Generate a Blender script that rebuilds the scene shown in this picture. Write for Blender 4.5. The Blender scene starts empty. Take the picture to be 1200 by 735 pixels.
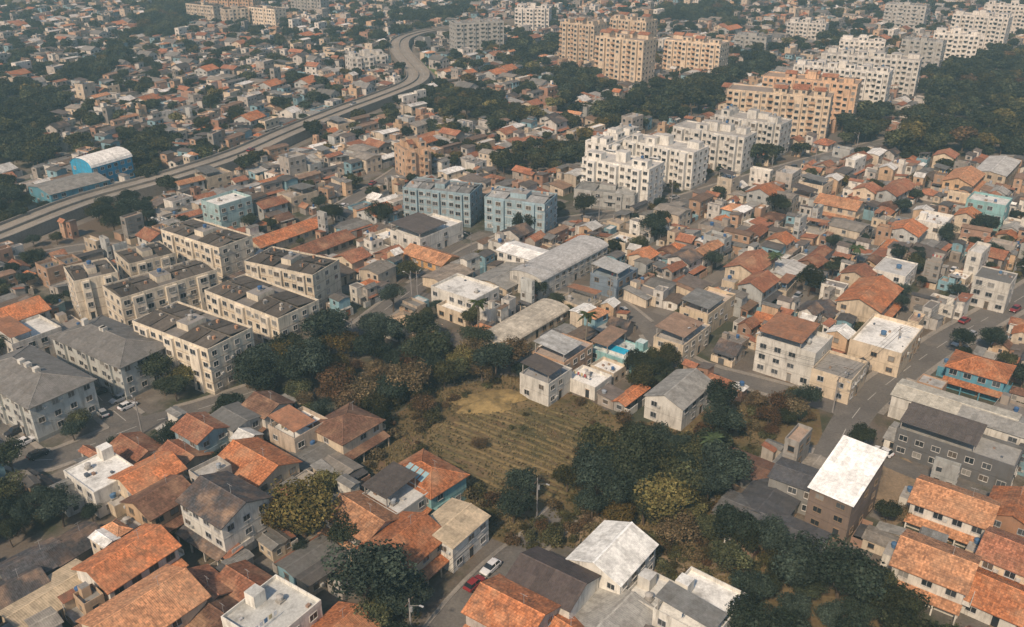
import bpy, math, random, time
import numpy as np
T0=time.time()
rnd=random.Random(11)
sc=bpy.context.scene
# ------------------------------------------------------------------ camera / survey
CAM_H=105.0; PITCH=math.radians(26.0); F=1039.0
cp,sp_=math.cos(PITCH),math.sin(PITCH)
def P(u,v,z=0.0):
    """survey point of the photo -> metres on the horizontal plane at height z"""
    a=(u-600.0); b=-(v-367.5)
    dx=a; dy=F*cp+b*sp_; dz=-F*sp_+b*cp
    t=(CAM_H-z)/(-dz)
    return (dx*t, dy*t)
# ------------------------------------------------------------------ materials
def newmat(name):
    m=bpy.data.materials.new(name); m.use_nodes=True
    nt=m.node_tree; nt.nodes.clear()
    return m,nt
def nd(nt,t,**k):
    n=nt.nodes.new(t)
    for a,b in k.items():
        if a=='inp':
            for i,val in b.items(): n.inputs[i].default_value=val
        else: setattr(n,a,b)
    return n
def math_(nt,op,a,b=None,c=None):
    n=nt.nodes.new('ShaderNodeMath'); n.operation=op
    for i,x in enumerate((a,b,c)):
        if x is None: continue
        if isinstance(x,(int,float)): n.inputs[i].default_value=x
        else: nt.links.new(x,n.inputs[i])
    return n.outputs[0]
def noise_(nt,vec,scale,detail=4,rough=0.6):
    n=nd(nt,'ShaderNodeTexNoise',inp={'Scale':scale,'Detail':min(detail,4),'Roughness':rough})
    nt.links.new(vec,n.inputs['Vector']); return n.outputs['Fac']
def mapr(nt,v,a,b,c,d):
    n=nd(nt,'ShaderNodeMapRange'); nt.links.new(v,n.inputs[0])
    for i,x in enumerate((a,b,c,d)): n.inputs[i+1].default_value=x
    return n.outputs[0]
def mixc(nt,f,a,b,mode='MIX'):
    n=nd(nt,'ShaderNodeMix',data_type='RGBA',blend_type=mode)
    if isinstance(f,(int,float)): n.inputs[0].default_value=f
    else: nt.links.new(f,n.inputs[0])
    for s,x in ((6,a),(7,b)):
        if isinstance(x,tuple): n.inputs[s].default_value=(x[0],x[1],x[2],1)
        else: nt.links.new(x,n.inputs[s])
    return n.outputs[2]
def scalec(nt,c,f):
    n=nd(nt,'ShaderNodeVectorMath',operation='SCALE')
    if isinstance(c,tuple): n.inputs[0].default_value=c
    else: nt.links.new(c,n.inputs[0])
    if isinstance(f,(int,float)): n.inputs[3].default_value=f
    else: nt.links.new(f,n.inputs[3])
    return n.outputs[0]
def out(nt,col,rough=0.9,bump=None,bs=0.3,bd=0.05,spec=0.3,metal=0.0):
    b=nd(nt,'ShaderNodeBsdfPrincipled'); o=nd(nt,'ShaderNodeOutputMaterial')
    if isinstance(col,tuple): b.inputs['Base Color'].default_value=(*col,1)
    else: nt.links.new(col,b.inputs['Base Color'])
    b.inputs['Roughness'].default_value=rough; b.inputs['Specular IOR Level'].default_value=spec
    b.inputs['Metallic'].default_value=metal
    if bump is not None:
        n=nd(nt,'ShaderNodeBump',inp={'Strength':bs,'Distance':bd}); nt.links.new(bump,n.inputs['Height']); nt.links.new(n.outputs[0],b.inputs['Normal'])
    nt.links.new(b.outputs[0],o.inputs[0])
def common(nt):
    at=nd(nt,'ShaderNodeAttribute',attribute_name='Col'); geo=nd(nt,'ShaderNodeNewGeometry'); oi=nd(nt,'ShaderNodeObjectInfo')
    return at.outputs['Color'],geo.outputs['Position'],oi.outputs['Random']
def vmul(nt,v,s):
    n=nd(nt,'ShaderNodeVectorMath',operation='MULTIPLY'); nt.links.new(v,n.inputs[0]); n.inputs[1].default_value=s; return n.outputs[0]
def m_wall():
    m,nt=newmat('painted_render_wall'); c,p,r=common(nt)
    c=scalec(nt,c,mapr(nt,r,0,1,0.78,1.06))
    st=noise_(nt,vmul(nt,p,(1.3,1.3,0.22)),1.0,4,0.65)
    c=mixc(nt,mapr(nt,st,0.48,0.75,0,0.6),c,(0.12,0.10,0.08))
    bl=noise_(nt,p,0.35,3,0.6)
    c=scalec(nt,c,mapr(nt,bl,0.3,0.7,0.8,1.1))
    out(nt,c,0.92); return m
def tilebase(name,cu,cv,lo,hi,dirt,dirtcol,bumpw,rough=0.9,pale=None,course=0.75):
    m,nt=newmat(name); c,p,r=common(nt)
    uv=nd(nt,'ShaderNodeUVMap',uv_map='UVMap'); sx=nd(nt,'ShaderNodeSeparateXYZ'); nt.links.new(uv.outputs[0],sx.inputs[0])
    fu=math_(nt,'FLOOR',math_(nt,'DIVIDE',sx.outputs[0],cu)); fv=math_(nt,'FLOOR',math_(nt,'DIVIDE',sx.outputs[1],cv))
    cb=nd(nt,'ShaderNodeCombineXYZ'); nt.links.new(fu,cb.inputs[0]); nt.links.new(fv,cb.inputs[1]); nt.links.new(r,cb.inputs[2])
    wn=nd(nt,'ShaderNodeTexWhiteNoise',noise_dimensions='3D'); nt.links.new(cb.outputs[0],wn.inputs[0])
    c=scalec(nt,c,mapr(nt,wn.outputs[0],0,1,lo,hi))
    c=scalec(nt,c,mapr(nt,r,0,1,0.65,1.15))
    if pale: c=mixc(nt,mapr(nt,noise_(nt,p,0.22,4,0.6),0.47,0.72,0,0.6),c,pale)
    n1=noise_(nt,p,0.45,4,0.7); r2=math_(nt,'FRACT',math_(nt,'MULTIPLY',r,7.31))
    df=math_(nt,'MULTIPLY',mapr(nt,n1,0.42,0.72,0,dirt),mapr(nt,r2,0,1,.5,1.35)); c=mixc(nt,df,c,dirtcol)
    n2=noise_(nt,p,1.6,4,0.7); c=scalec(nt,c,mapr(nt,n2,0.25,0.75,0.68,1.28))
    w=math_(nt,'SINE',math_(nt,'MULTIPLY',sx.outputs[0],6.2832/bumpw))
    w2=math_(nt,'FRACT',math_(nt,'DIVIDE',sx.outputs[1],cv))
    c=scalec(nt,c,mapr(nt,w2,0,0.25,course,1.03))
    h=math_(nt,'ADD',math_(nt,'MULTIPLY',w,0.5),w2)
    out(nt,c,rough,h,0.5,0.06,spec=0.25); return m
def m_slab():
    m,nt=newmat('weathered_roof_slab'); c,p,r=common(nt)
    c=scalec(nt,c,mapr(nt,r,0,1,0.72,1.12))
    n1=noise_(nt,p,0.3,4,0.7); c=mixc(nt,mapr(nt,n1,0.47,0.72,0,0.6),c,(0.12,0.11,0.095))
    n2=noise_(nt,p,2.0,4,0.7); c=scalec(nt,c,mapr(nt,n2,0.25,0.75,0.75,1.18))
    out(nt,c,0.9); return m
def m_plain(name,rough,spec,metal=0.0,rv=False):
    m,nt=newmat(name); c,p,r=common(nt)
    c=scalec(nt,c,mapr(nt,noise_(nt,p,1.2,3),0.3,0.7,0.85,1.12)); out(nt,c,rough,None,spec=spec,metal=metal); return m
def m_leaf():
    m,nt=newmat('leaf_foliage'); c,p,r=common(nt)
    hs=nd(nt,'ShaderNodeHueSaturation'); nt.links.new(c,hs.inputs['Color'])
    nt.links.new(mapr(nt,r,0,1,0.485,0.53),hs.inputs['Hue']); nt.links.new(mapr(nt,r,0,1,1.0,0.8),hs.inputs['Saturation'])
    c=scalec(nt,hs.outputs[0],mapr(nt,r,0,1,0.72,1.3))
    d=nd(nt,'ShaderNodeBsdfDiffuse'); t=nd(nt,'ShaderNodeBsdfTranslucent'); mx=nd(nt,'ShaderNodeMixShader',inp={0:0.18}); o=nd(nt,'ShaderNodeOutputMaterial')
    nt.links.new(c,d.inputs[0]); nt.links.new(c,t.inputs[0]); nt.links.new(d.outputs[0],mx.inputs[1]); nt.links.new(t.outputs[0],mx.inputs[2]); nt.links.new(mx.outputs[0],o.inputs[0]); return m
def m_blend(name,cols,scales,rough=0.95,bumps=2.0):
    m,nt=newmat(name); geo=nd(nt,'ShaderNodeNewGeometry'); p=geo.outputs['Position']
    c=cols[0]
    for i,(cc,s,a,b,mx) in enumerate(scales):
        off=nd(nt,'ShaderNodeVectorMath',operation='ADD'); nt.links.new(p,off.inputs[0]); off.inputs[1].default_value=(37*i,91*i,5)
        n=noise_(nt,off.outputs[0],s,4,0.65); c=mixc(nt,mapr(nt,n,a,b,0,mx),c,cc)
    n=noise_(nt,p,bumps,4,0.7); c=scalec(nt,c,mapr(nt,n,0.25,0.75,0.72,1.28))
    out(nt,c,rough,n,0.4,0.1,spec=0.2); return m
MATS=[]
WALL,TILE,CORR,SLAB,GLASS,LEAF,BARK,PAINT,RUB=range(9)
MATS.append(m_wall())
MATS.append(tilebase('clay_roof_tile',0.28,0.45,0.62,1.3,0.65,(0.13,0.08,0.055),0.28,pale=(0.52,0.33,0.20)))
MATS.append(tilebase('corrugated_sheet_roof',1.05,2.4,0.8,1.1,0.5,(0.12,0.10,0.08),0.35,0.75,course=0.97))
MATS.append(m_slab())
MATS.append(m_plain('window_glass',0.15,0.6)); MATS.append(m_leaf()); MATS.append(m_plain('tree_bark',0.95,0.2))
MATS.append(m_plain('car_paint',0.3,0.5)); MATS.append(m_plain('rubber_plastic',0.7,0.3))
G_GROUND=m_blend('urban_ground',[(0.15,0.133,0.115)],[((0.13,0.095,0.065),0.03,0.45,0.6,0.8),((0.05,0.058,0.03),0.05,0.48,0.6,0.85),((0.24,0.215,0.18),0.12,0.55,0.68,0.7)])
G_GRASS=m_blend('dry_grass_field',[(0.135,0.100,0.047)],[((0.20,0.145,0.075),0.07,0.45,0.62,0.9),((0.07,0.068,0.032),0.09,0.48,0.64,0.85),((0.15,0.092,0.055),0.2,0.52,0.68,0.8)],bumps=1.2)
G_ASPH=m_blend('asphalt',[(0.165,0.152,0.135)],[((0.11,0.10,0.092),0.08,0.4,0.65,0.7),((0.24,0.21,0.175),0.2,0.52,0.7,0.5)],0.9)
G_ASPH2=m_blend('old_street_paving',[(0.20,0.178,0.152)],[((0.12,0.11,0.10),0.06,0.4,0.65,0.7),((0.27,0.23,0.18),0.2,0.52,0.7,0.6)],0.9)
G_CONC=m_blend('concrete_pavement',[(0.30,0.27,0.23)],[((0.2,0.18,0.155),0.15,0.4,0.65,0.7)],0.9)
G_DIRT=m_blend('bare_earth',[(0.27,0.20,0.13)],[((0.16,0.12,0.08),0.15,0.45,0.6,0.7),((0.09,0.09,0.045),0.09,0.55,0.66,0.8)],0.95)
G_SOIL=m_blend('garden_soil',[(0.185,0.137,0.066)],[((0.105,0.09,0.04),0.15,0.42,0.6,0.9),((0.24,0.18,0.09),0.3,0.55,0.7,0.7)],0.95,bumps=1.5)
G_FOREST=m_blend('hill_forest',[(0.035,0.05,0.03)],[((0.06,0.065,0.03),0.02,0.45,0.6,0.8)],0.95,bumps=0.1)
def m_solid(name,col,rough=0.8):
    m,nt=newmat(name); geo=nd(nt,'ShaderNodeNewGeometry'); n=noise_(nt,geo.outputs['Position'],1.5,4)
    out(nt,mixc(nt,mapr(nt,n,0.4,0.7,0,0.5),col,tuple(x*0.5 for x in col)),rough); return m
G_PAINT=m_solid('road_marking_paint',(0.5,0.48,0.43))
# ------------------------------------------------------------------ mesh builder
class MB:
    def __init__(s): s.V=[];s.F=[];s.M=[];s.C=[];s.UV=[]
    def face(s,pts,mat,col):
        i=len(s.V); s.V.extend(pts); n=len(pts); s.F.append(tuple(range(i,i+n))); s.M.append(mat)
        s.C.extend([(col[0],col[1],col[2],1.0)]*n)
        p0,p1,p2=pts[0],pts[1],pts[2]
        e=(p1[0]-p0[0],p1[1]-p0[1],p1[2]-p0[2]); l=math.sqrt(e[0]**2+e[1]**2+e[2]**2) or 1
        e=(e[0]/l,e[1]/l,e[2]/l); q=(p2[0]-p0[0],p2[1]-p0[1],p2[2]-p0[2])
        d=q[0]*e[0]+q[1]*e[1]+q[2]*e[2]; f=(q[0]-d*e[0],q[1]-d*e[1],q[2]-d*e[2]); l=math.sqrt(f[0]**2+f[1]**2+f[2]**2) or 1
        f=(f[0]/l,f[1]/l,f[2]/l)
        for p in pts:
            q=(p[0]-p0[0],p[1]-p0[1],p[2]-p0[2])
            s.UV.append((q[0]*e[0]+q[1]*e[1]+q[2]*e[2]+50,q[0]*f[0]+q[1]*f[1]+q[2]*f[2]+50))
    def box(s,x0,y0,z0,x1,y1,z1,mat,col,top=None,tcol=None,bot=False):
        a=(x0,y0,z0);b=(x1,y0,z0);c=(x1,y1,z0);d=(x0,y1,z0);e=(x0,y0,z1);f=(x1,y0,z1);g=(x1,y1,z1);h=(x0,y1,z1)
        s.face((a,b,f,e),mat,col);s.face((b,c,g,f),mat,col);s.face((c,d,h,g),mat,col);s.face((d,a,e,h),mat,col)
        s.face((e,f,g,h),mat if top is None else top,col if tcol is None else tcol)
        if bot: s.face((a,d,c,b),mat,col)
    def fbox(s,A,e,n,s0,s1,z0,z1,d0,d1,mat,col):
        def q(t,d,z): return (A[0]+e[0]*t+n[0]*d,A[1]+e[1]*t+n[1]*d,z)
        s.face((q(s0,d1,z0),q(s1,d1,z0),q(s1,d1,z1),q(s0,d1,z1)),mat,col)
        s.face((q(s0,d0,z0),q(s0,d1,z0),q(s0,d1,z1),q(s0,d0,z1)),mat,col)
        s.face((q(s1,d1,z0),q(s1,d0,z0),q(s1,d0,z1),q(s1,d1,z1)),mat,col)
        s.face((q(s0,d1,z1),q(s1,d1,z1),q(s1,d0,z1),q(s0,d0,z1)),mat,col)
        s.face((q(s0,d0,z0),q(s1,d0,z0),q(s1,d1,z0),q(s0,d1,z0)),mat,col)
    def cyl(s,cx,cy,z0,z1,r0,r1,mat,col,n=10,cap=True):
        a=[(cx+r0*math.cos(6.2832*i/n),cy+r0*math.sin(6.2832*i/n),z0) for i in range(n)]
        b=[(cx+r1*math.cos(6.2832*i/n),cy+r1*math.sin(6.2832*i/n),z1) for i in range(n)]
        for i in range(n): j=(i+1)%n; s.face((a[i],a[j],b[j],b[i]),mat,col)
        if cap: s.face(tuple(b),mat,col)
    def tube(s,p,q,r0,r1,mat,col,n=6):
        p=np.array(p,float);q=np.array(q,float);d=q-p;d/=np.linalg.norm(d)+1e-9
        u=np.cross(d,(0,0,1) if abs(d[2])<0.9 else (1,0,0));u/=np.linalg.norm(u);w=np.cross(d,u)
        a=[];b=[]
        for i in range(n):
            t=6.2832*i/n; o=u*math.cos(t)+w*math.sin(t); a.append(tuple(p+o*r0)); b.append(tuple(q+o*r1))
        for i in range(n): j=(i+1)%n; s.face((a[j],a[i],b[i],b[j]),mat,col)
    def finish(s,name,mats=None):
        me=bpy.data.meshes.new(name); me.from_pydata(s.V,[],s.F)
        for m in (mats or MATS): me.materials.append(m)
        me.polygons.foreach_set('material_index',s.M)
        ca=me.attributes.new('Col','FLOAT_COLOR','CORNER'); ca.data.foreach_set('color',np.array(s.C,dtype=np.float32).ravel())
        uv=me.uv_layers.new(name='UVMap'); uv.data.foreach_set('uv',np.array(s.UV,dtype=np.float32).ravel())
        me.update(); return me
def add(name,me,loc=(0,0,0),rot=0.0,scale=(1,1,1)):
    o=bpy.data.objects.new(name,me); o.location=loc; o.rotation_euler=(0,0,rot); o.scale=scale; sc.collection.objects.link(o); return o
# ------------------------------------------------------------------ building parts
GL=[(0.025,0.03,0.035),(0.045,0.05,0.055),(0.03,0.033,0.035),(0.08,0.085,0.09),(0.25,0.24,0.22),(0.12,0.10,0.08)]
def window(mb,A,e,n,s0,s1,z0,z1,det,fc,rg):
    g=rg.choice(GL)
    def q(t,d,z): return (A[0]+e[0]*t+n[0]*d,A[1]+e[1]*t+n[1]*d,z)
    mb.face((q(s0,.02,z0),q(s1,.02,z0),q(s1,.02,z1),q(s0,.02,z1)),GLASS,g)
    if det>1:
        w=0.09
        mb.fbox(A,e,n,s0-w,s0,z0-w,z1+w,0,.08,WALL,fc); mb.fbox(A,e,n,s1,s1+w,z0-w,z1+w,0,.08,WALL,fc)
        mb.fbox(A,e,n,s0,s1,z1,z1+w,0,.08,WALL,fc); mb.fbox(A,e,n,s0,s1,z0-w,z0,0,.18,WALL,fc)
        m=(s0+s1)/2; mb.fbox(A,e,n,m-.03,m+.03,z0,z1,.02,.05,WALL,fc)
    else:
        mb.fbox(A,e,n,s0-.08,s1+.08,z0-.12,z0,0,.15,WALL,fc)
        mb.fbox(A,e,n,s0-.08,s1+.08,z1,z1+.1,0,.12,WALL,fc)
def facade(mb,A,B,z0,fl,fh,spc,ww,wh,det,fc,rg,door=False,skip=0.1,ac=0.08):
    L=math.hypot(B[0]-A[0],B[1]-A[1])
    if L<1.6: return
    e=((B[0]-A[0])/L,(B[1]-A[1])/L); n=(e[1],-e[0])
    k=int(L//spc)
    if k<1: k=1
    w=min(ww,L*0.6/k)
    for f in range(fl):
        zb=z0+f*fh
        for i in range(k):
            c=L*(i+.5)/k
            if f==0 and door and i==k//2:
                window(mb,A,e,n,c-.5,c+.5,zb+.12,zb+2.2,1,(0.3,0.2,0.12),rg); continue
            if rg.random()<skip: continue
            hh=wh*(0.9+0.2*rg.random() if skip>0.12 else 1)
            window(mb,A,e,n,c-w/2,c+w/2,zb+1.0,zb+1.0+hh,det,fc,rg)
            if rg.random()<ac: mb.fbox(A,e,n,c+w/2+.2,c+w/2+.9,zb+1.1,zb+1.6,0,.4,WALL,(0.55,0.55,0.52))
def tank(mb,x,y,z,rg,r=None):
    r=r or rg.uniform(.45,.75); c=rg.choice([(0.05,0.12,0.26),(0.08,0.16,0.28),(0.45,0.45,0.43),(0.3,0.33,0.36),(0.4,0.38,0.35)])
    mb.box(x-r,y-r,z,x+r,y+r,z+.35,WALL,(0.35,0.33,0.3)); mb.cyl(x,y,z+.35,z+.35+r*1.3,r*.85,r,RUB,c,10); mb.cyl(x,y,z+.35+r*1.3,z+.4+r*1.55,r*1.04,r*.35,RUB,c,10)
def walls(mb,x0,y0,x1,y1,z0,z1,col):
    a,b,c,d=(x0,y0),(x1,y0),(x1,y1),(x0,y1)
    for p,q in ((a,b),(b,c),(c,d),(d,a)): mb.face(((*p,z0),(*q,z0),(*q,z1),(*p,z1)),WALL,col)
def slope(mb,p0,p1,p2,p3,mat,col,t=0.14,edge=None):
    pts=(p0,p1,p2) if p3 is None else (p0,p1,p2,p3)
    mb.face(pts,mat,col); lo=[(p[0],p[1],p[2]-t) for p in pts]; mb.face(tuple(reversed(lo)),WALL,(0.25,0.2,0.15))
    ec=edge or tuple(c*.8 for c in col)
    n=len(pts)
    for i in range(n):
        j=(i+1)%n; mb.face((lo[i],lo[j],pts[j],pts[i]),WALL,ec)
def gable(mb,x0,y0,x1,y1,z,rise,mat,col,wall,o=.5,t=.14,ridge='x'):
    if ridge=='y':
        sub=MB(); gable(sub,y0,-x1,y1,-x0,z,rise,mat,col,wall,o,t,'x')
        f=lambda p:(-p[1],p[0],p[2])
        k=len(mb.V); mb.V+= [f(p) for p in sub.V]; mb.F+=[tuple(i+k for i in q) for q in sub.F]; mb.M+=sub.M; mb.C+=sub.C; mb.UV+=sub.UV; return
    ym=(y0+y1)/2; s=rise/((y1-y0)/2); ze=z-o*s+t; zr=z+rise+t
    slope(mb,(x0-o,y0-o,ze),(x1+o,y0-o,ze),(x1+o,ym,zr),(x0-o,ym,zr),mat,col,t)
    slope(mb,(x1+o,y1+o,ze),(x0-o,y1+o,ze),(x0-o,ym,zr),(x1+o,ym,zr),mat,col,t)
    mb.face(((x1,y0,z),(x1,y1,z),(x1,ym,z+rise)),WALL,wall); mb.face(((x0,y1,z),(x0,y0,z),(x0,ym,z+rise)),WALL,wall)
    w=.18; cc=tuple(min(1,c*1.3) for c in col)
    for sg in (-1,1):
        a=(x0-o-.02,ym+sg*w,zr-w*s+.07);b=(x1+o+.02,ym+sg*w,zr-w*s+.07);c=(x1+o+.02,ym,zr+.09);d=(x0-o-.02,ym,zr+.09)
        mb.face((a,b,c,d) if sg<0 else (b,a,d,c),mat,cc)
def hip(mb,x0,y0,x1,y1,z,rise,mat,col,o=.5,t=.14):
    X0,Y0,X1,Y1=x0-o,y0-o,x1+o,y1+o; s=rise/((y1-y0)/2); ze=z-o*s+t; zr=z+rise+t; ym=(y0+y1)/2
    d=min((Y1-Y0)/2,(X1-X0)/2-.05); ra,rb=X0+d,X1-d
    slope(mb,(X0,Y0,ze),(X1,Y0,ze),(rb,ym,zr),(ra,ym,zr),mat,col,t); slope(mb,(X1,Y1,ze),(X0,Y1,ze),(ra,ym,zr),(rb,ym,zr),mat,col,t)
    slope(mb,(X1,Y0,ze),(X1,Y1,ze),(rb,ym,zr),None,mat,col,t); slope(mb,(X0,Y1,ze),(X0,Y0,ze),(ra,ym,zr),None,mat,col,t)
    cc=tuple(min(1,c*1.3) for c in col)
    mb.tube((ra,ym,zr),(rb,ym,zr),.12,.12,mat,cc,5)
    for a,b in (((X0,Y0,ze),(ra,ym,zr)),((X1,Y0,ze),(rb,ym,zr)),((X1,Y1,ze),(rb,ym,zr)),((X0,Y1,ze),(ra,ym,zr))): mb.tube(a,b,.1,.1,mat,cc,5)
def slabroof(mb,x0,y0,x1,y1,z,col,wall,rg,ph=.7,clut=True):
    mb.face(((x0,y0,z),(x1,y0,z),(x1,y1,z),(x0,y1,z)),SLAB,col)
    t=.15; k=.03
    mb.box(x0-k,y0-k,z-.1,x1+k,y0+t,z+ph,WALL,wall); mb.box(x0-k,y1-t,z-.1,x1+k,y1+k,z+ph,WALL,wall)
    mb.box(x0-k,y0+t,z-.1,x0+t,y1-t,z+ph,WALL,wall); mb.box(x1-t,y0+t,z-.1,x1+k,y1-t,z+ph,WALL,wall)
    if clut and x1-x0>4 and y1-y0>4:
        if rg.random()<.6: tank(mb,rg.uniform(x0+1.3,x1-1.3),rg.uniform(y0+1.3,y1-1.3),z,rg)
        if rg.random()<.55:
            a=x0+.3;b=x0+(x1-x0)*rg.uniform(.35,.75); c=y0+.3;d=y1-.3
            h=2.3
            for px,py in ((a+.2,c+.2),(b-.2,c+.2),(a+.2,d-.2),(b-.2,d-.2)): mb.box(px-.1,py-.1,z,px+.1,py+.1,z+h,WALL,(0.4,0.38,0.35))
            rc=rg.choice([(0.2,0.2,0.19),(0.42,0.2,0.11),(0.45,0.45,0.43),(0.13,0.11,0.1),(0.3,0.2,0.14)])
            slope(mb,(a-.2,c-.3,z+h),(b+.2,c-.3,z+h),(b+.2,d+.3,z+h+.7),(a-.2,d+.3,z+h+.7),CORR,rc,.06)
        if rg.random()<.35:
            x=rg.uniform(x0+.6,x1-2.8);y=y1-.16-2.4
            mb.box(x,y,z,x+2.2,y+2.2,z+2.35,WALL,wall,SLAB,col)
        for i in range(rg.choice([0,2,4])):
            x=rg.uniform(x0+.5,x1-1.2);y=rg.uniform(y0+.5,y1-1.2); s=rg.uniform(.25,.7); mb.box(x,y,z,x+s*1.3,y+s,z+s*.8,WALL,rg.choice([(0.3,0.2,0.15),(0.5,0.5,0.5),(0.1,0.12,0.15),(0.35,0.25,0.18)]))
        if rg.random()<.3:
            y=rg.uniform(y0+1,y1-1); 
            for i in range(5): x=x0+.8+i*.9; c=rg.choice([(0.7,0.7,0.7),(0.4,0.1,0.1),(0.1,0.2,0.35),(0.6,0.5,0.3)]); mb.box(x,y,z+.8,x+.6,y+.04,z+1.6,WALL,c,bot=True)
def barrel(mb,x0,y0,x1,y1,z,rise,col,wall,n=10):
    ym=(y0+y1)/2; hw=(y1-y0)/2+.3
    pr=[(ym-hw*math.cos(math.pi*i/n),z+rise*math.sin(math.pi*i/n)+.05) for i in range(n+1)]
    for i in range(n):
        (a,b),(c,d)=pr[i],pr[i+1]; mb.face(((x0-.3,a,b),(x1+.3,a,b),(x1+.3,c,d),(x0-.3,c,d)),CORR,col)
    mb.face(tuple((x1,a,b-.03) for a,b in pr),WALL,wall); mb.face(tuple((x0,a,b-.03) for a,b in reversed(pr)),WALL,wall)
def volume(mb,x0,y0,x1,y1,fl,kind,wall,roof,det,rg,ridge='x',z0=0,fh=2.8,fc=None,sides='fblr',door=True,rise=None,sr=.12):
    h=z0+fl*fh; walls(mb,x0,y0,x1,y1,z0,h,wall)
    fc=fc or rg.choice([(0.6,0.58,0.54),(0.25,0.18,0.12),(0.5,0.5,0.5)])
    if 'f' in sides: facade(mb,(x0,y0),(x1,y0),z0,fl,fh,2.9,1.5,1.15,det,fc,rg,door,.15)
    if 'r' in sides: facade(mb,(x1,y0),(x1,y1),z0,fl,fh,3.3,1.3,1.1,det,fc,rg,False,.3)
    if 'b' in sides: facade(mb,(x1,y1),(x0,y1),z0,fl,fh,3.0,1.4,1.1,det,fc,rg,False,.25)
    if 'l' in sides: facade(mb,(x0,y1),(x0,y0),z0,fl,fh,3.3,1.3,1.1,det,fc,rg,False,.3)
    for f in range(1,fl):
        z=z0+f*fh; c=tuple(q*.8 for q in wall); k=.04
        mb.box(x0-k,y0-k,z-.1,x1+k,y1+k,z+.06,WALL,c)
    W=(y1-y0) if ridge=='x' else (x1-x0)
    if kind=='gable': gable(mb,x0,y0,x1,y1,h,rise or W*.2,TILE,roof,wall,.55,.16,ridge)
    elif kind=='corr': gable(mb,x0,y0,x1,y1,h,rise or W*.08,CORR,roof,wall,.35,.07,ridge)
    elif kind=='metal': gable(mb,x0,y0,x1,y1,h,rise or W*.2,CORR,roof,wall,.35,.08,ridge)
    elif kind=='hip': hip(mb,x0,y0,x1,y1,h,rise or (y1-y0)*.2,TILE,roof)
    elif kind=='barrel': barrel(mb,x0,y0,x1,y1,h,rise or W*.14,roof,wall)
    elif kind=='shed':
        q=sr; r=(y1-y0)*q
        mb.face(((x0,y0,h),(x0,y1,h),(x0,y1,h+r))[::-1],WALL,wall); mb.face(((x1,y0,h),(x1,y1,h),(x1,y1,h+r)),WALL,wall); mb.face(((x1,y1,h),(x0,y1,h),(x0,y1,h+r),(x1,y1,h+r)),WALL,wall)
        o=.4
        slope(mb,(x0-o,y0-o,h-o*q+.07),(x1+o,y0-o,h-o*q+.07),(x1+o,y1+o,h+r+o*q+.07),(x0-o,y1+o,h+r+o*q+.07),CORR,roof,.06)
    else: slabroof(mb,x0,y0,x1,y1,h,roof,wall,rg,rg.choice([.3,.7,.9]))
    return h
OR=(0.55,0.205,0.088);OR2=(0.37,0.155,0.088);OR3=(0.57,0.28,0.145);BR=(0.17,0.09,0.06);DG=(0.085,0.085,0.09);GR=(0.23,0.225,0.21);LG=(0.38,0.37,0.34)
WHR=(0.80,0.79,0.74);TAN=(0.55,0.44,0.30);WH=(0.72,0.69,0.62);CR=(0.64,0.53,0.39);BL=(0.13,0.36,0.46);TEAL=(0.28,0.50,0.50)
WALLC=[WH,WH,WH,CR,CR,CR,(0.55,0.46,0.36),(0.5,0.33,0.22),(0.46,0.42,0.37),(0.46,0.42,0.37),(0.33,0.31,0.28),(0.62,0.53,0.41),(0.38,0.22,0.15),(0.6,0.57,0.52),(0.60,0.43,0.28),(0.45,0.46,0.44),(0.25,0.42,0.48),(0.36,0.31,0.26),(0.4,0.25,0.18)]
ROOFS={'gable':[OR,OR,OR2,OR2,OR3,OR2,BR,BR,DG],'hip':[OR,OR2,OR3,BR],'corr':[GR,GR,LG,(0.16,0.15,0.14),(0.30,0.27,0.23),(0.16,0.12,0.09),(0.25,0.16,0.11),WHR,(0.13,0.12,0.11)],'metal':[WHR,LG,GR,DG],'shed':[GR,LG,(0.18,0.15,0.13),OR2,(0.28,0.18,0.12)],'slab':[(0.5,0.48,0.44),(0.3,0.29,0.27),(0.24,0.22,0.2),(0.42,0.36,0.3),WHR,(0.36,0.33,0.28),(0.45,0.33,0.25)]}
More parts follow.
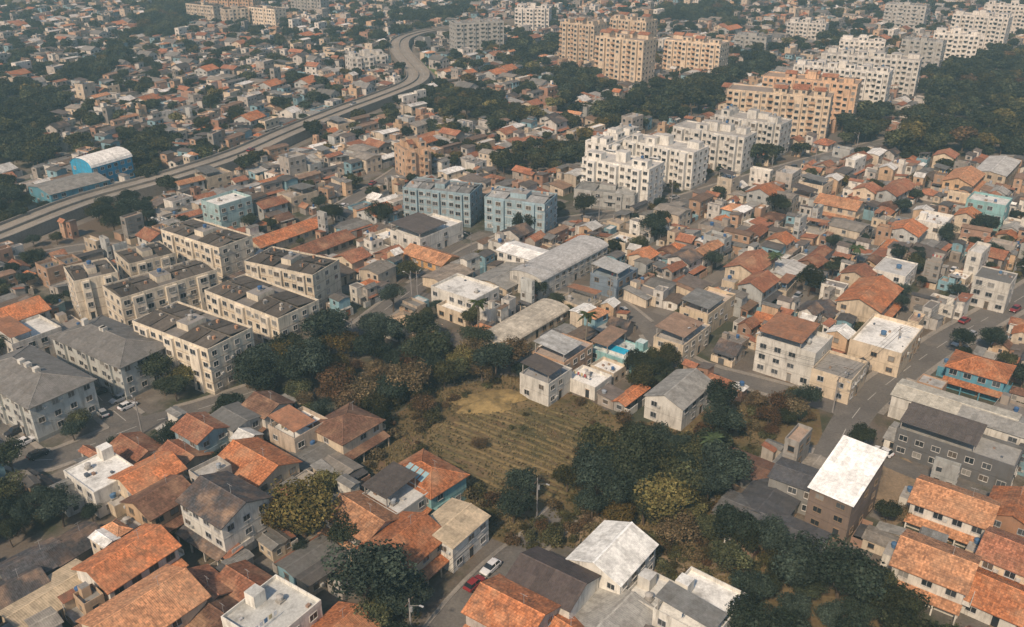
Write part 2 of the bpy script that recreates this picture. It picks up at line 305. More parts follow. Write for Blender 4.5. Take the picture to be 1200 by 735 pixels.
def template(L,W,rg,det,kset):
    mb=MB(); kind=rg.choice(kset); wall=rg.choice(WALLC); roof=rg.choice(ROOFS[kind]); fl=rg.choice([1,1,1,2,2,2,3] if kind=='slab' else [1,1,1,2,2])
    x0,x1,y0,y1=-L/2,L/2,-W/2,W/2
    yard=rg.choice([0,1.5,2.5]); ya=y0+yard; ym=y1-rg.choice([0,2.5,3.5,4.5]); 
    xa=x0+rg.choice([0,0,.8,2.4]); 
    rd='x' if (x1-xa)>(ym-ya) or kind in('hip','shed') else 'y'
    if kind=='hip' and (x1-xa)<(ym-ya): kind='gable'; rd='y'
    volume(mb,xa+.3,ya,x1-.3,ym-.05,fl,kind,wall,roof,det,rg,rd)
    if yard>0:
        c=rg.choice(WALLC); z=rg.uniform(1.6,2.3)
        mb.box(x0+.1,y0+.1,0,x0+L*.35,y0+.25,z,WALL,c); mb.box(x0+L*.35+2.4,y0+.1,0,x1-.1,y0+.25,z,WALL,c)
        mb.box(x0+.1,y0+.25,0,x0+.25,ya,z,WALL,c); mb.box(x1-.25,y0+.25,0,x1-.1,ya,z,WALL,c)
        mb.box(x0+L*.35,y0+.15,.1,x0+L*.35+2.4,y0+.21,z*.95,RUB,rg.choice([(0.1,0.1,0.1),(0.3,0.3,0.3),(0.25,0.1,0.05)]))
        if rg.random()<.6:
            slope(mb,(xa+.3,y0+.4,2.5),(x1-.3,y0+.4,2.5),(x1-.3,ya-.02,2.75),(xa+.3,ya-.02,2.75),CORR,rg.choice([GR,OR2,LG,DG]),.06)
    if y1-ym>2:
        k2=rg.choice(['corr','slab','shed','slab']); f2=rg.choice([1,1,1,2]); b=x0+L*rg.uniform(.45,1.0)-.2
        volume(mb,x0+.2,ym+.05,b,y1-.1,f2,k2,rg.choice(WALLC),rg.choice(ROOFS[k2]),1,rg,'x',sides='blr')
    if xa-x0>2: 
        volume(mb,x0+.2,ya+1.5,xa+.25,ym-.5,1,'shed',wall,rg.choice(ROOFS['shed']),1,rg,'x',sides='f')
    if kind in('gable','corr','hip') and rg.random()<.5: 
        tank(mb,xa+1.2,y1-1.2,2.8 if y1-ym>2 else 0,rg,.6)
    return mb
def balcony(mb,A,e,n,s0,s1,z,d,c):
    mb.fbox(A,e,n,s0,s1,z-.12,z+.02,0.01,d,WALL,c); mb.fbox(A,e,n,s0,s1,z+.02,z+.95,d-.1,d+.02,WALL,c)
    mb.fbox(A,e,n,s0,s0+.08,z+.02,z+.95,.01,d-.1,WALL,c); mb.fbox(A,e,n,s1-.08,s1,z+.02,z+.95,.01,d-.1,WALL,c)
FHA=2.75
def apartment(L,W,fl,style,seed,det=1):
    rg=random.Random(seed); mb=MB(); fh=FHA; h=fl*fh+.4
    wall={'cream':(0.74,0.65,0.51),'white':(0.74,0.72,0.66),'greyhip':(0.60,0.61,0.57),'tower':(0.74,0.60,0.44),'blue':(0.30,0.40,0.44),'peach':(0.72,0.49,0.32),'grey':(0.46,0.46,0.43)}[style]
    dark=tuple(c*.62 for c in wall); fr=(0.55,0.53,0.5); roofc={'cream':(0.10,0.085,0.07),'white':(0.52,0.50,0.46),'greyhip':(0.24,0.23,0.215),'tower':(0.38,0.32,0.27),'blue':(0.27,0.27,0.26),'peach':(0.4,0.3,0.22),'grey':(0.3,0.3,0.28)}[style]
    x0,x1,y0,y1=-L/2,L/2,-W/2,W/2
    walls(mb,x0,y0,x1,y1,0,h,wall)
    k=.03; mb.box(x0-k,y0-k,0,x1+k,y1+k,.9,WALL,dark)
    mod=9.0 if style!='white' else 8.0; nm=max(2,int(round(L/mod))); ml=L/nm
    bd={'cream':.7,'white':2.0,'tower':1.6,'greyhip':.5,'blue':.9,'peach':1.4,'grey':.8}[style]
    for side in (0,1):
        A=(x0,y0) if side==0 else (x1,y1); e=(1,0) if side==0 else (-1,0); n=(0,-1) if side==0 else (0,1)
        for i in range(nm):
            s=i*ml; b0=s+ml*.32; b1=s+ml*.68
            if style in('greyhip','grey'): b0=s+ml*.4;b1=s+ml*.6
            bh=h-.02 if style!='white' else h+rg.choice([-.02,-.02,.9])
            mb.fbox(A,e,n,b0,b1,0,bh,0,bd,WALL,wall if style!='cream' else (0.78,0.70,0.57))
            def pt(t,d): return (A[0]+e[0]*t+n[0]*d,A[1]+e[1]*t+n[1]*d)
            facade(mb,pt(s+.2,0),pt(b0-.1,0),.4,fl,fh,2.8,1.5,1.2,det,fr,rg,False,.02,.15)
            facade(mb,pt(b1+.1,0),pt(s+ml-.2,0),.4,fl,fh,2.8,1.5,1.2,det,fr,rg,False,.02,.15)
            facade(mb,pt(b0,bd),pt(b1,bd),.4,fl,fh,2.6,1.7,1.25,det,fr,rg,i%2==0,.02,.05)
            if style in('white','tower','peach','grey'):
                for f in range(1,fl):
                    balcony(mb,A,e,n,s+.15,b0-.05,.4+f*fh,min(bd,1.2)-.05,wall if style!='tower' else (0.62,0.42,0.27))
    facade(mb,(x1,y0),(x1,y1),.4,fl,fh,3.2,1.3,1.2,det,fr,rg,False,.02,.15); facade(mb,(x0,y1),(x0,y0),.4,fl,fh,3.2,1.3,1.2,det,fr,rg,False,.02,.15)
    if style in('cream','blue'):
        for f in range(1,fl): mb.box(x0-k,y0-k,.4+f*fh-.12,x1+k,y1+k,.4+f*fh+.05,WALL,(0.5,0.40,0.30) if style=='cream' else (0.55,0.55,0.53))
    if style=='greyhip':
        hip(mb,x0,y0,x1,y1,h,W*.16,CORR,roofc,.6)
        for i in range(3): x=rg.uniform(x0+3,x1-3); mb.box(x-.6,-.6,h+W*.1,x+.6,.6,h+W*.16+.9,WALL,WH)
        return mb
    slabroof(mb,x0,y0,x1,y1,h,(0.22,0.2,0.18) if style=='cream' else roofc,wall,rg,.5,False)
    if style in('cream','blue','grey'):
        g=.5; n2=nm*2-1
        for i in range(n2):
            a=x0+g+i*(L-2*g)/n2+.15; b=x0+g+(i+1)*(L-2*g)/n2-.15
            f_=rg.uniform(.75,1.5); c=tuple(q*f_ for q in roofc)
            if i==n2//2: 
                mb.box(a+.4,-W*.2,h,b-.4,W*.2,h+1.7,WALL,wall,SLAB,(0.3,0.28,0.26)); tank(mb,(a+b)/2,0,h+1.7,rg,.6); continue
            for sg in (-1,1):
                ya,yb=(-W/2+g,-.35) if sg<0 else (W/2-g,.35)
                q=((a,ya,h+.25),(b,ya,h+.25),(b,yb,h+1.0),(a,yb,h+1.0))
                if sg>0: q=(q[1],q[0],q[3],q[2])
                slope(mb,q[0],q[1],q[2],q[3],CORR,c,.08)
            for j in range(3): x=rg.uniform(a+.3,b-1); y=rg.choice([-1,1])*rg.uniform(1,W*.3); mb.box(x,y,h+.6,x+.6,y+.6,h+1.35,WALL,rg.choice([(0.5,0.46,0.4),(0.45,0.25,0.15),(0.2,0.2,0.2)]))
    else:
        for i in range(nm):
            a=x0+i*ml+.8;b=x0+(i+1)*ml-.8
            for sg in (-1,1):
                if rg.random()<.75:
                    c0=rg.uniform(a,a+1.5);c1=rg.uniform(b-2,b); d0,d1=(-W/2+1.6,-.6) if sg<0 else (.6,W/2-1.6)
                    hh=rg.choice([2.3,2.4,2.6]); mb.box(c0,d0,h,c1,d1,h+hh,WALL,wall,SLAB,roofc)
                    if sg<0: facade(mb,(c0,d0),(c1,d0),h,1,2.4,2.4,1.4,1.1,1,fr,rg,False,.1,0)
                    else: facade(mb,(c1,d1),(c0,d1),h,1,2.4,2.4,1.4,1.1,1,fr,rg,False,.1,0)
                    if style in('tower','peach') and rg.random()<.6: gable(mb,c0,d0,c1,d1,h+hh+.01,1.0,TILE,OR2,wall,.3,.12,'x')
                    elif rg.random()<.4: tank(mb,(c0+c1)/2,(d0+d1)/2,h+hh,rg,.6)
        mb.box(-2,-1.9,h,2,1.9,h+3.6,WALL,wall,SLAB,roofc)
    return mb
# ------------------------------------------------------------------ occupancy map
OX,OY,CS,NX,NY=-1000.0,30.0,1.5,1334,900
occ=np.zeros((NY,NX),np.uint8)
def pmask(poly):
    xs=[p[0] for p in poly];ys=[p[1] for p in poly]
    i0=max(0,int((min(xs)-OX)/CS));i1=min(NX-1,int((max(xs)-OX)/CS)+1);j0=max(0,int((min(ys)-OY)/CS));j1=min(NY-1,int((max(ys)-OY)/CS)+1)
    if i1<=i0 or j1<=j0: return None
    X,Y=np.meshgrid(OX+(np.arange(i0,i1)+.5)*CS,OY+(np.arange(j0,j1)+.5)*CS)
    ins=np.zeros(X.shape,bool); n=len(poly); j=n-1
    for i in range(n):
        xi,yi=poly[i];xj,yj=poly[j]
        if yi!=yj: ins^=((yi>Y)!=(yj>Y))&(X<(xj-xi)*(Y-yi)/(yj-yi)+xi)
        j=i
    return (slice(j0,j1),slice(i0,i1)),ins
def stamp(poly,v):
    r=pmask(poly)
    if r: a=occ[r[0]]; a[r[1]]=v
def hit(poly):
    r=pmask(poly)
    if not r: return True
    return bool((occ[r[0]][r[1]]>0).any())
def at(x,y):
    i=int((x-OX)/CS);j=int((y-OY)/CS)
    return occ[j,i] if 0<=i<NX and 0<=j<NY else 255
def rect(x,y,L,W,a):
    c,s=math.cos(a),math.sin(a); return [(x+c*p-s*q,y+s*p+c*q) for p,q in ((-L/2,-W/2),(L/2,-W/2),(L/2,W/2),(-L/2,W/2))]
def inpoly(x,y,poly):
    r=False;j=len(poly)-1
    for i in range(len(poly)):
        xi,yi=poly[i];xj,yj=poly[j]
        if (yi>y)!=(yj>y) and x<(xj-xi)*(y-yi)/(yj-yi)+xi: r=not r
        j=i
    return r
# ------------------------------------------------------------------ roads
def smooth(pts,step=4.0):
    o=[]; n=len(pts)
    for i in range(n-1):
        p0=pts[max(i-1,0)];p1=pts[i];p2=pts[i+1];p3=pts[min(i+2,n-1)]
        k=max(1,int(math.dist(p1,p2)/step))
        for j in range(k):
            t=j/k
            o.append(tuple(.5*((2*p1[d])+(-p0[d]+p2[d])*t+(2*p0[d]-5*p1[d]+4*p2[d]-p3[d])*t*t+(-p0[d]+3*p1[d]-3*p2[d]+p3[d])*t**3) for d in (0,1)))
    o.append(pts[-1]); return o
def frames(c):
    r=[]
    for i,p in enumerate(c):
        a=c[max(i-1,0)];b=c[min(i+1,len(c)-1)];d=math.dist(a,b) or 1
        r.append((p,((b[0]-a[0])/d,(b[1]-a[1])/d)))
    return r
def off(fr,o): (p,d)=fr; return (p[0]+d[1]*o,p[1]-d[0]*o)
def strip(mb,fr,o0,o1,z,keep=None,h=0.0):
    for i in range(len(fr)-1):
        if keep and not keep(i): continue
        a,b,c,d=off(fr[i],o0),off(fr[i+1],o0),off(fr[i+1],o1),off(fr[i],o1)
        mb.face(((*d,z),(*c,z),(*b,z),(*a,z)),0,(1,1,1))
        if h>0:
            mb.face(((*a,z-h),(*b,z-h),(*b,z),(*a,z))[::-1],0,(1,1,1)); mb.face(((*d,z-h),(*c,z-h),(*c,z),(*d,z)),0,(1,1,1))
RO={}
def R(n,pts,w,pave=1.6): RO[n]=dict(fr=frames(smooth([P(*p) for p in pts])),w=w,pave=pave)
R('avenue',[(1330,262),(1200,347),(1110,400),(1050,442),(1008,478),(985,515),(972,545)],7.5,1.4)
R('cross_street',[(1000,484),(930,462),(870,446),(820,432),(782,410),(762,385)],6,1.2)
R('east_lane',[(985,510),(1030,535),(1090,560),(1170,590),(1240,620)],5,0)
R('hill_lane',[(660,600),(630,632),(600,655),(562,690),(522,738),(470,810)],5.5,0.8)
R('housing_street',[(-80,468),(-20,498),(35,540),(90,528),(160,500),(232,480),(300,458)],6.5,1.2)
R('housing_lane',[(95,440),(120,470),(158,502)],7,1.0)
R('middle_street',[(392,415),(440,372),(480,342),(530,308),(575,285),(650,262),(760,244),(870,212),(960,186),(1040,166),(1160,140)],6.5,1.2)
R('inner_street',[(480,345),(540,352),(600,335),(700,345),(760,385)],5,1)
R('block_street',[(40,300),(130,290),(200,330),(260,310),(330,280),(420,230),(470,198)],5.5,1)
for i,(n,r) in enumerate(RO.items()):
    fr=r['fr']; hw=r['w']/2
    for k in range(len(fr)-1):
        a,b,c,d=off(fr[k],-hw-r['pave']),off(fr[k+1],-hw-r['pave']),off(fr[k+1],hw+r['pave']),off(fr[k],hw+r['pave']); stamp([a,b,c,d],1)
allpts={n:np.array([f[0] for f in r['fr']]) for n,r in RO.items()}
for i,(n,r) in enumerate(RO.items()):
    fr=r['fr']; hw=r['w']/2
    mb=MB(); strip(mb,fr,-hw,hw,.016+.004*i); add('street_asphalt',mb.finish('street_asphalt',[G_ASPH]))
    if r['pave']>0:
        def keep(k,side):
            p=np.array(off(fr[k],side*(hw+r['pave']/2)))
            for m,q in allpts.items():
                if m!=n and np.min(np.linalg.norm(q-p,axis=1))<RO[m]['w']/2+3: return False
            return True
        mb=MB()
        for sd in (-1,1):
            a,b=(hw,hw+r['pave']) if sd>0 else (-hw-r['pave'],-hw)
            strip(mb,fr,a,b,.13+.003*i,lambda k:keep(k,sd),.13)
        add('pavement',mb.finish('pavement',[G_CONC]))
        if r['w']>=6.5:
            mb=MB(); strip(mb,fr,-.07,.07,.06,lambda k:k%2==0); add('lane_marking',mb.finish('lane_marking',[G_PAINT]))
# elevated highway
HWp=[P(*p) for p in [(-160,348),(-60,308),(0,286),(100,246),(200,217),(280,190),(340,163),(400,138),(450,119),(484,104)]]
HWp+= [P(*p) for p in [(490,92),(478,77),(468,62),(474,50),(505,41),(560,34),(640,26)]]
hf=frames(smooth(HWp,6)); HZ=3.2; HWD=6.2
for k in range(len(hf)-1): stamp([off(hf[k],-7.5),off(hf[k+1],-7.5),off(hf[k+1],11.5),off(hf[k],11.5)],1)
mb=MB(); strip(mb,hf,-HWD,HWD,HZ)
G_HW=m_blend('highway_concrete',[(0.31,0.275,0.225)],[((0.19,0.175,0.15),0.06,0.4,0.65,0.7)],0.9)
hwo=add('highway_viaduct',mb.finish('highway',[G_HW]))
def child(n,me,par):
    o=add(n,me); o.parent=par; return o
mb=MB(); strip(mb,hf,-HWD-.5,-HWD,HZ+.9,None,HZ+.9); strip(mb,hf,HWD,HWD+.5,HZ+.9,None,HZ+.9); strip(mb,hf,-.3,.3,HZ+.8,None,.78); child('barrier_walls',mb.finish('barrier_walls',[G_CONC]),hwo)
mb=MB()
for o_ in (-3.2,3.2): strip(mb,hf,o_-.1,o_+.1,HZ+.01,lambda k:k%2==0)
child('markings',mb.finish('markings',[G_PAINT]),hwo)
mb=MB(); strip(mb,hf,7,11,.03); add('service_road',mb.finish('service_road',[G_ASPH2]))
# ------------------------------------------------------------------ ground sheets
def sheet(name,poly,z,mat):
    me=bpy.data.meshes.new(name); me.from_pydata([(x,y,z) for x,y in poly],[],[tuple(range(len(poly)))]); me.materials.append(mat); me.update()
    if me.polygons[0].normal.z<0: me.flip_normals()
    return add(name,me)
sheet('ground',[(-6000,-3000),(6000,-3000),(6000,9000),(-6000,9000)],0,G_GROUND)
FIELD=[P(*p) for p in [(425,540),(455,490),(520,455),(600,440),(690,468),(740,500),(860,470),(960,480),(965,520),(900,530),(830,560),(835,640),(1040,690),(1090,735),(1090,790),(880,790),(760,700),(680,640),(600,640),(545,620),(520,570),(440,570)]]
sheet('grass_field',FIELD,.006,G_GRASS)
stamp(FIELD,3)
sheet('bare_earth_lot',[P(*p) for p in [(1020,545),(1060,535),(1090,560),(1080,600),(1040,620),(1020,590)]],.010,G_DIRT); stamp([P(*p) for p in [(1025,548),(1060,540),(1088,562),(1078,596),(1045,612),(1024,590)]],1)
sheet('dirt_clearing',[P(*p) for p in [(640,610),(700,600),(760,640),(850,660),(850,720),(790,700),(690,650)]],.010,G_DIRT)
def inner(u,v): return inpoly(u,v,[(505,498),(560,462),(625,458),(690,480),(722,512),(690,575),(640,600),(575,590),(530,560)])
# overgrown terraces: long uneven grassy banks following the slope
mb=MB(); c0=P(605,525); a=math.radians(-36); ca,sa=math.cos(a),math.sin(a)
FP=[P(*p) for p in [(500,505),(555,485),(630,478),(688,488),(716,514),(690,572),(640,594),(578,588),(528,560)]]
for i in range(-16,17):
    cy=i*1.95+rnd.uniform(-.25,.25); ph=rnd.uniform(0,6); prev=None; gap=0
    for k in range(-40,41):
        cx=k*1.1; yy=cy+.9*math.sin(cx*.07+1)+.25*math.sin(cx*.31+ph)
        X,Y=c0[0]+ca*cx-sa*yy,c0[1]+sa*cx+ca*yy
        if gap>0: gap-=1; prev=None; continue
        if not inpoly(X,Y,FP): prev=None; continue
        if rnd.random()<.035: gap=rnd.randint(1,5)
        n1=math.sin(cx*.13+i*.7)*math.sin(i*.5+cx*.05)
        z=max(.03,.16+.12*n1+rnd.uniform(-.05,.05)); w=rnd.uniform(.35,.6)
        def q(dy,zz): return (X-sa*dy,Y+ca*dy,zz)
        cur=(q(-w,.008),q(-.15,z),q(.2,z*.9),q(w*1.2,.008))
        if prev:
            for m in range(3): mb.face((prev[m],cur[m],cur[m+1],prev[m+1]),0,(1,1,1))
        prev=cur
add('terraced_garden_banks',mb.finish('terraced_garden_banks',[G_SOIL]))
def mound(cx,cy,rx,ry,h,rot,name,mat):
    mb=MB(); N=40; rings=[]
    for j in range(7):
        t=j/6; rr=1-t
        rg_=[]
        for i in range(N):
            th=6.2832*i/N; q=1+.18*math.sin(3*th+1)+.12*math.sin(5*th+2)+.07*math.sin(9*th)
            X=math.cos(th)*rx*rr*q; Y=math.sin(th)*ry*rr*q; rg_.append((cx+X*math.cos(rot)-Y*math.sin(rot),cy+X*math.sin(rot)+Y*math.cos(rot),.01+h*(1-rr*rr)))
        rings.append(rg_)
    for a,b in zip(rings,rings[1:]):
        for i in range(N): k=(i+1)%N; mb.face((a[i],a[k],b[k],b[i]),0,(1,1,1))
    add(name,mb.finish(name,[mat]))
mx,my=P(574,470); mound(mx,my,9,5,1.0,.3,'straw_knoll',m_blend('straw_grass',[(0.33,0.235,0.10)],[((0.16,0.12,0.055),0.25,0.42,0.6,0.9)],bumps=1.5))
sheet('verge_lawn',[P(*p) for p in [(494,66),(508,78),(522,98),(510,102),(500,92),(490,76)]],.012,m_blend('lawn',[(0.14,0.21,0.08)],[((0.09,0.13,0.05),0.1,0.4,0.6,0.8)]))
# hills ring
mb=MB(); N=90
ring=[]
for i in range(N+1):
    t=math.pi*i/N; h=120+90*math.sin(i*.37)+60*math.sin(i*.91+1)+30*math.sin(i*2.3)
    ring.append([(r*math.cos(t),r*math.sin(t),z) for r,z in ((2300,-1),(2700,h*.5),(3200,h),(4000,h*1.2))])
for i in range(N):
    for k in range(3): mb.face((ring[i][k],ring[i+1][k],ring[i+1][k+1],ring[i][k+1])[::-1],0,(1,1,1))
add('hills',mb.finish('hills',[G_FOREST]))
# ------------------------------------------------------------------ hero apartments (roof centreline ends)
AP=[('cream',(208,262),(276,283),12,4),('cream',(303,297),(382,313),12,4),('cream',(80,321),(131,310),12,4),('cream',(142,302),(196,289),12,4),
('cream',(130,342),(242,309),11,4),('cream',(264,330),(350,362),13,4),('cream',(182,364),(270,396),13,4),('greyhip',(90,380),(170,414),13,3),('greyhip',(-2,417),(72,458),14,3),
('white',(692,180),(770,194),12,5),('white',(742,160),(822,175),12,5),('white',(797,144),(880,158),12,5),('white',(845,131),(922,143),12,5),
('white',(700,168),(738,152),10,5),
('tower',(856,101),(976,111),13,7),('peach',(898,86),(1008,96),13,7),('white',(934,73),(1045,83),13,7),('white',(966,60),(1080,69),13,7),
('tower',(664,24),(704,28),15,9),('tower',(706,40),(762,46),15,9),('tower',(785,44),(850,50),15,7),('tower',(722,20),(764,24),15,9),
('grey',(530,26),(586,23),15,7),('blue',(480,213),(558,221),12,4),('blue',(576,224),(646,233),12,4),('grey',(680,214),(750,222),15,2),
('peach',(468,172),(498,168),12,4),('cream',(224,3),(256,6),12,5),('cream',(260,10),(288,8),12,5),('cream',(298,7),(328,10),12,5),('grey',(345,-4),(380,-2),12,5),('white',(408,66),(450,62),12,3),
('grey',(1060,44),(1108,48),13,7),('white',(1095,37),(1148,40),13,7),('white',(1120,15),(1185,20),14,8),('white',(1155,4),(1225,8),14,8),('white',(985,45),(1038,48),12,4),('grey',(865,39),(902,42),13,4),('white',(925,24),(970,27),12,4),
('white',(605,8),(645,9),13,6),('peach',(240,-8),(300,-6),13,7),('grey',(1040,3),(1088,6),14,7)]
for i,(st,a,b,w,fl) in enumerate(AP):
    h=fl*FHA+.9; p=P(*a,h); q=P(*b,h); L=math.dist(p,q); ang=math.atan2(q[1]-p[1],q[0]-p[0])
    if L>60: L=60
    cx,cy=(p[0]+q[0])/2,(p[1]+q[1])/2
    me=apartment(L,w,fl,st,100+i,2 if cy<330 else 1).finish('apartment_block'); add('apartment_block',me,(cx,cy,0),ang); stamp(rect(cx,cy,L+3,w+5,ang),2)
# ------------------------------------------------------------------ hero houses
DA,DB=math.radians(-38),math.radians(52)
HH=[('gable',300,537,14,11,'a',2,CR,OR),('gable',262,580,13,11,'a',3,WH,DG),('hip',405,492,12,11,'b',2,CR,BR),('gable',313,470,8,8,'a',2,WH,BR),
('gable',172,550,11,9,'b',2,CR,OR),('gable',213,530,9,9,'a',1,CR,OR2),('gable',186,578,10,9,'b',2,(0.5,0.35,0.22),BR),('slab',118,548,12,10,'a',2,WH,WHR),('gable',235,497,9,8,'a',2,(0.3,0.42,0.47),OR2),
('gable',158,522,10,8,'a',1,CR,OR2),('corr',275,484,9,8,'a',2,WH,GR),('slab',350,495,10,9,'b',2,(0.55,0.45,0.35),WHR),('corr',365,528,10,8,'b',1,CR,GR),
('hip',500,550,13,10,'a',2,TEAL,OR),('slab',463,575,10,9,'a',2,WH,WHR),('gable',425,600,12,9,'a',2,WH,OR3),('gable',472,630,12,11,'b',2,CR,OR),('corr',530,608,11,9,'b',2,WH,TAN),
('gable',148,648,14,10,'b',2,WH,OR),('gable',168,708,16,12,'b',2,CR,OR3),('gable',84,632,9,7,'b',1,GR,DG),('gable',36,655,10,8,'b',1,GR,DG),('gable',8,690,11,8,'b',1,WH,DG),
('corr',58,692,15,9,'b',1,CR,TAN),('gable',238,685,9,7,'a',1,WH,OR2),('gable',255,718,9,8,'a',1,CR,BR),('slab',318,712,12,11,'b',2,WH,(0.5,0.5,0.47)),('gable',392,740,11,9,'b',1,CR,OR),('gable',285,678,8,7,'a',1,WH,OR2),
('metal',718,642,13,11,'b',2,WH,WHR),('metal',648,672,13,10,'a',2,WH,(0.09,0.07,0.065)),('gable',600,708,12,10,'a',2,(0.5,0.45,0.4),OR),('corr',712,724,15,12,'b',1,CR,LG),('slab',822,704,13,11,'b',2,WH,WHR),('slab',766,690,8,7,'b',1,WH,WHR),('gable',660,732,8,7,'a',1,CR,OR),
('gable',1120,583,14,10,'a',2,WH,OR3),('gable',1098,652,12,11,'a',2,WH,OR3),('gable',1180,694,12,11,'a',1,WH,OR),('gable',1195,645,11,10,'a',2,CR,OR2),('gable',1192,592,10,9,'b',2,(0.45,0.25,0.15),OR),
('corr',876,541,12,8,'a',1,GR,BR),('corr',903,580,13,10,'b',1,GR,DG),('corr',938,553,10,8,'a',2,GR,DG),('corr',872,592,9,8,'a',1,GR,(0.12,0.12,0.12)),('corr',928,618,12,8,'a',1,GR,DG),
('shed',993,557,8.5,14.5,'a',3,(0.2,0.15,0.12),(0.88,0.88,0.85)),
('corr',1120,470,26,9,'a',2,WH,(0.62,0.58,0.48)),('slab',1125,512,24,9,'a',2,(0.15,0.15,0.15),LG),('corr',1185,492,20,9,'a',2,WH,LG),('corr',1068,508,9,8,'a',1,WH,LG),
('hip',1150,425,12,9,'a',2,BL,OR),('slab',932,394,14,11,'a',3,WH,WHR),('slab',1040,390,18,12,'b',2,CR,WHR),('slab',985,427,11,9,'b',2,CR,(0.3,0.28,0.25)),
('barrel',657,300,34,11,'b',2,WH,(0.74,0.73,0.7)),('corr',618,292,16,9,'a',2,WH,WHR),('corr',597,318,18,12,'b',1,CR,LG),('barrel',613,376,28,9,'b',1,CR,(0.52,0.47,0.38)),
('slab',727,406,12,9,'a',1,TEAL,(0.62,0.72,0.70)),('metal',797,452,14,9,'b',2,WH,LG),('hip',478,377,13,10,'a',1,WH,(0.6,0.45,0.3)),('slab',500,264,20,13,'b',2,WH,WHR),('slab',545,335,15,11,'a',2,WH,WHR),('slab',540,357,10,8,'a',1,CR,WHR),
('gable',335,270,26,8,'b',1,CR,OR),('gable',374,284,22,8,'b',1,CR,OR2),('corr',80,212,22,16,'b',2,BL,LG),('slab',265,232,13,10,'b',3,(0.36,0.5,0.5),WHR),('slab',30,385,12,11,'b',2,WH,WHR),('slab',660,405,12,9,'b',2,(0.5,0.33,0.22),(0.4,0.33,0.28)),('slab',640,432,9,8,'b',2,WH,(0.4,0.4,0.4)),
('slab',800,385,14,8,'b',2,CR,(0.45,0.42,0.38)),('slab',830,352,16,8,'b',2,(0.62,0.5,0.35),(0.6,0.5,0.4)),('slab',720,315,11,9,'b',2,(0.2,0.25,0.3),(0.25,0.3,0.33)),('gable',1020,342,18,11,'b',2,CR,OR),('slab',1160,232,12,10,'a',3,TEAL,WHR),('slab',1095,255,12,9,'b',2,WH,WHR),('corr',1170,192,26,11,'b',2,CR,WHR),('gable',1130,205,18,10,'b',2,(0.62,0.42,0.25),OR3),
('slab',1168,320,9,9,'a',3,WH,GR),('slab',1050,310,12,9,'b',2,WH,(0.5,0.5,0.48)),('gable',880,305,14,9,'b',2,CR,OR2),('corr',920,312,12,9,'b',1,WH,WHR),('gable',985,235,14,9,'a',2,CR,OR3),('slab',690,440,8,7,'a',1,WH,WHR),
('gable',505,296,16,8,'a',1,(0.62,0.36,0.15),OR3),('corr',525,318,12,9,'b',1,CR,(0.3,0.25,0.2))]
for i,(k,u,v,L,W,d,fl,wc,rc) in enumerate(HH):
    rg=random.Random(500+i); z=fl*2.8+.8; x,y=P(u,v,z); a=DA if d=='a' else DB
    if v>460: L*=.90; W*=.90
    if v>540: a+=rg.uniform(-.07,.07)
    mb=MB(); volume(mb,-L/2,-W/2,L/2,W/2,fl,k,wc,rc,2,rg,sr=.3)
    if k in('gable','hip') and fl>=2:
        q=2.0; slope(mb,(-L/2-.2,-W/2-q,2.35),(L/2+.2,-W/2-q,2.35),(L/2+.2,-W/2-.03,2.95),(-L/2-.2,-W/2-.03,2.95),TILE,rc,.12)
        nn=4
        for j in range(nn): px=-L/2+.2+(L-.4)*j/(nn-1); mb.box(px-.12,-W/2-q+.2,0,px+.12,-W/2-q+.44,2.3,WALL,wc)
        mb.fbox((L/2,-W/2),(0,1),(1,0),.4,W*.5,2.7,2.82,0,1.2,WALL,wc)
        mb.fbox((L/2,-W/2),(0,1),(1,0),.4,W*.5,2.82,3.7,1.12,1.2,WALL,wc)
        mb.box(-L/2-2.6,W/2-4.5,0,-L/2-.05,W/2-.5,2.6,WALL,wc,SLAB,(0.4,0.38,0.35)); tank(mb,-L/2-1.4,W/2-2.2,2.6,rg,.6)
    if k in('gable','hip') and v>460:
        # aerial mast and dish
        mb.tube((L*.2,0,fl*2.8+W*.2),(L*.2,0,fl*2.8+W*.2+2.2),.04,.03,WALL,(0.4,0.4,0.4),5); mb.tube((L*.2-.6,0,fl*2.8+W*.2+2.0),(L*.2+.6,0,fl*2.8+W*.2+2.0),.025,.025,WALL,(0.5,0.5,0.5),4)
    if (k,u)==('hip',500):
        hw=W/2; zf=lambda yy:5.6+(W*.2)*(1-abs(yy)/hw)+.22
        for j in range(4):
            px=-3.2+j*1.4; mb.face(((px,-3.3,zf(-3.3)),(px+1.1,-3.3,zf(-3.3)),(px+1.1,-1.2,zf(-1.2)),(px,-1.2,zf(-1.2))),GLASS,(0.30,0.45,0.48))
    if (k,u)==('slab',727):
        mb.box(-3.4,-3,2.8,3.0,.4,3.35,WALL,(0.7,0.7,0.66)); mb.face(((-3.1,-2.7,3.36),(2.7,-2.7,3.36),(2.7,.1,3.36),(-3.1,.1,3.36)),GLASS,(0.03,0.42,0.62))
    nm={'gable':'tile_roof_house','hip':'hip_roof_house','slab':'flat_roof_house','corr':'sheet_roof_house','metal':'metal_roof_house','barrel':'barrel_roof_warehouse','shed':'slanted_roof_building'}[k]
    if L>=20: nm='warehouse' if k!='barrel' else nm
    add(nm,mb.finish(nm),(x,y,0),a); stamp(rect(x,y,L+1,W+1.5,a),2)
mb=MB(); rg=random.Random(3); volume(mb,-9,-6,9,6,3,'barrel',(0.04,0.32,0.52),WHR,2,rg,rise=3); x,y=P(118,183,10); add('blue_sports_hall',mb.finish('hall'),(x,y,0),math.radians(60)); stamp(rect(x,y,22,16,math.radians(60)),2)
print('heroes',time.time()-T0)
